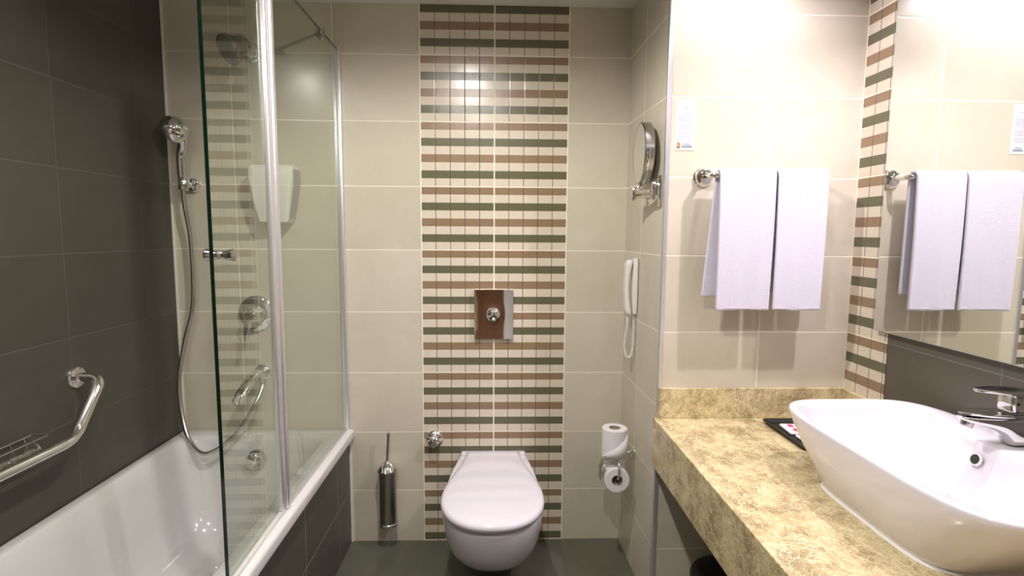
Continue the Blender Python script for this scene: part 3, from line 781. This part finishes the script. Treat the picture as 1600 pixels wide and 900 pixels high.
# ------------------------------------------------------------------ towel rail and towels
tr = thing('towel_rail', 'chrome towel rail with round wall flanges on the cream tiles', 'towel rail', (.95, YT, 1.59))
RY, RZZ = -.567, 1.590
for fx in (.742, 1.128):
    b = bmesh.new(); lathe(b, (fx, YT, 1.592), (0, -1, 0), [(0, .034), (.005, .034), (.010, .030), (.016, .027), (.020, .016)], 36); obj('wall_flange', b, M_chrome, tr)
b = bmesh.new(); tube(b, fillet_path([(.742, YT-.01, 1.592), (.742, RY, RZZ), (1.128, RY, RZZ), (1.128, YT-.01, 1.592)], .022), .0095, 16); obj('rail', b, M_chrome, tr)
def towel(x0, x1, zf, zb, dxb, label, seed):
    rnd = random.Random(seed); b = bmesh.new()
    NU = 30; rr_ = .0175
    prof = []
    L1 = RZZ - zf; L2 = RZZ - zb
    for i in range(34): f = i/33; prof.append((RY-rr_ - .004*math.sin(f*PI*.9) , zf + L1*f, 0, 1-f))
    for i in range(1, 14): a = PI*i/14; prof.append((RY - rr_*math.cos(a), RZZ + rr_*math.sin(a), a/PI, 0))
    for i in range(34): f = i/33; prof.append((RY+rr_ + .006*f, RZZ - L2*f, 1, f))
    grid = []
    for j, (y, z, s, d_) in enumerate(prof):
        row = []
        for i in range(NU+1):
            f = i/NU; x = x0+(x1-x0)*f
            wv = (.0016*math.sin(f*9+seed) + .0012*math.sin(f*17+seed*2))*d_
            sh = dxb*s*(d_ if s > .5 else 0)
            taper = .006*d_*(-1 if f > .5 else 1)*(0 if s > .5 else 1)*abs(2*f-1)
            zz = z - (.0015*math.sin(f*6+seed) if d_ > .98 else 0)
            row.append(b.verts.new((x+sh+taper*.6, y-wv*(1 if s < .5 else 0), zz)))
        grid.append(row)
    for j in range(len(grid)-1):
        for i in range(NU): b.faces.new((grid[j][i], grid[j][i+1], grid[j+1][i+1], grid[j+1][i]))
    o = obj('hand_towel', b, M_terry, None, True, 180)
    s = o.modifiers.new('thick', 'SOLIDIFY'); s.thickness = .011; s.offset = 0
    bv = o.modifiers.new('bev', 'BEVEL'); bv.width = .004; bv.segments = 3; bv.angle_limit = math.radians(50)
    tag(o, label, 'towel', 'white towels on the rail')
    # woven hem band
    b = bmesh.new()
    box(b, x0+.006, x1-.006, RY-rr_-.0068, RY-rr_-.0052, zf+.006, zf+.0075, 0)
    h = obj('hem_stitch', b, mat('hem_thread', (.70, .66, .76), .9), o, False)
    return o
towel(.757, .943, 1.146, 1.188, -.030, 'white folded hand towel, left of the two on the rail', 1)
towel(.950, 1.117, 1.146, 1.195, .0, 'white folded hand towel, right of the two on the rail', 4)

# ------------------------------------------------------------------ notice card
nc = thing('notice_card', 'narrow white printed notice on the tiles above the towel rail', 'sign', (.674, YT, 1.77))
b = bmesh.new(); box(b, .640, .709, YT-.0014, YT-.0002, 1.682, 1.850, 0); obj('card', b, M_paper, nc, False)
rnd = random.Random(3)
b = bmesh.new(); yq = YT-.0019
def dash(x0, x1, z, h, mi=0): box(b, x0, x1, yq, YT-.0013, z-h/2, z+h/2, mi)
for z0, nl in ((1.8035, 5), (1.7845, 4), (1.7640, 7), (1.7365, 6)):
    for k in range(nl):
        z = z0 - k*.0036; x = .647; xe = .7005 - (rnd.random()*.02 if k == nl-1 else rnd.random()*.002)
        while x < xe:
            w_ = .002+rnd.random()*.005; dash(x, min(x+w_, xe), z, .0011); x += w_+.0011
obj('printed_text', b, M_ink, nc, False)
b = bmesh.new()
tube(b, smooth_path([(.668, yq, 1.842), (.666, yq, 1.834), (.669, yq, 1.828), (.667, yq, 1.818)], 5), .0004, 4)
tube(b, smooth_path([(.672, yq, 1.822), (.677, yq, 1.824), (.681, yq, 1.821), (.686, yq, 1.822)], 5), .0006, 4)
obj('header_script', b, M_ink, nc)
b = bmesh.new(); dash(.671, .692, 1.7050, .0018); dash(.668, .696, 1.7005, .0020); dash(.663, .700, 1.6955, .0024); dash(.663, .700, 1.6920, .0020); obj('footer_text', b, M_teal, nc, False)
b = bmesh.new(); dash(.646, .659, 1.692, .009, 1); 
loft(b, [[Vector((.647+.0*0, y, 1.698)), Vector((.660, y, 1.698)), Vector((.659, y, 1.703)), Vector((.654, y, 1.708)), Vector((.650, y, 1.711)), Vector((.648, y, 1.706))] for y in (YT-.0013, yq)], mi=0)
obj('emblem', b, [M_orange, M_olive], nc, False)

# ------------------------------------------------------------------ tray and sachets
ty = thing('amenity_tray', 'black amenity tray on the marble behind the washbasin', 'tray', (1.06, -.66, CZ))
b = bmesh.new(); X0, X1, Y0, Y1 = .963, 1.165, -.790, -.530
z0 = CZ+.0008
rg = [rrect(X0+.012, X1-.012, Y0+.012, Y1-.012, z0, .010), rrect(X0, X1, Y0, Y1, z0+.010, .016), rrect(X0+.001, X1-.001, Y0+.001, Y1-.001, z0+.0125, .016), rrect(X0+.006, X1-.006, Y0+.006, Y1-.006, z0+.0125, .014), rrect(X0+.016, X1-.016, Y0+.016, Y1-.016, z0+.003, .010)]
loft(b, rg); obj('tray_body', b, M_black, ty)
def sachet(cx, cy, cz, rot, w_, l_, hh, label, name='soap_packet'):
    t = thing(name, label, 'packet', (cx, cy, cz), 'white packets on the black tray'); Rm = Matrix.Rotation(math.radians(rot), 3, 'Z')
    b = bmesh.new(); obox(b, (cx, cy, cz+hh/2), w_, l_, hh, Rm, hh*.4, 3); obj('wrapper', b, M_paper, t)
    b = bmesh.new()
    for k in (-1, 1):
        c = Vector((cx, cy, cz+hh+.0003)) + Rm @ Vector((-.012, k*.019, 0)); obox(b, c, .017, .025, .0008, Rm)
    obj('printed_label', b, M_mag, t, False)
sachet(1.035, -.630, CZ+.0045, -4, .078, .085, .010, 'white packet with two magenta marks, farther on the tray')
sachet(1.040, -.722, CZ+.0045, -2, .080, .082, .007, 'flat white packet, nearer on the tray beside the washbasin')

# ------------------------------------------------------------------ waste bin
wb = thing('waste_bin', 'black lidded pedal bin with chrome rim under the vanity', 'waste bin', (.815, -.665, 0))
b = bmesh.new(); lathe(b, (.815, -.665, .0), (0, 0, 1), [(0, .105), (.004, .110), (.235, .122), (.236, .118)], 48); obj('body', b, M_steel, wb)
b = bmesh.new(); lathe(b, (.815, -.665, .237), (0, 0, 1), [(0, .122), (.003, .126), (.012, .126), (.022, .120), (.030, .10), (.034, .06), (.035, .001)], 48); obj('lid', b, M_black, wb)
b = bmesh.new(); box(b, .795, .835, -.81, -.775, .008, .014, 0, .002); obj('pedal', b, M_black, wb)
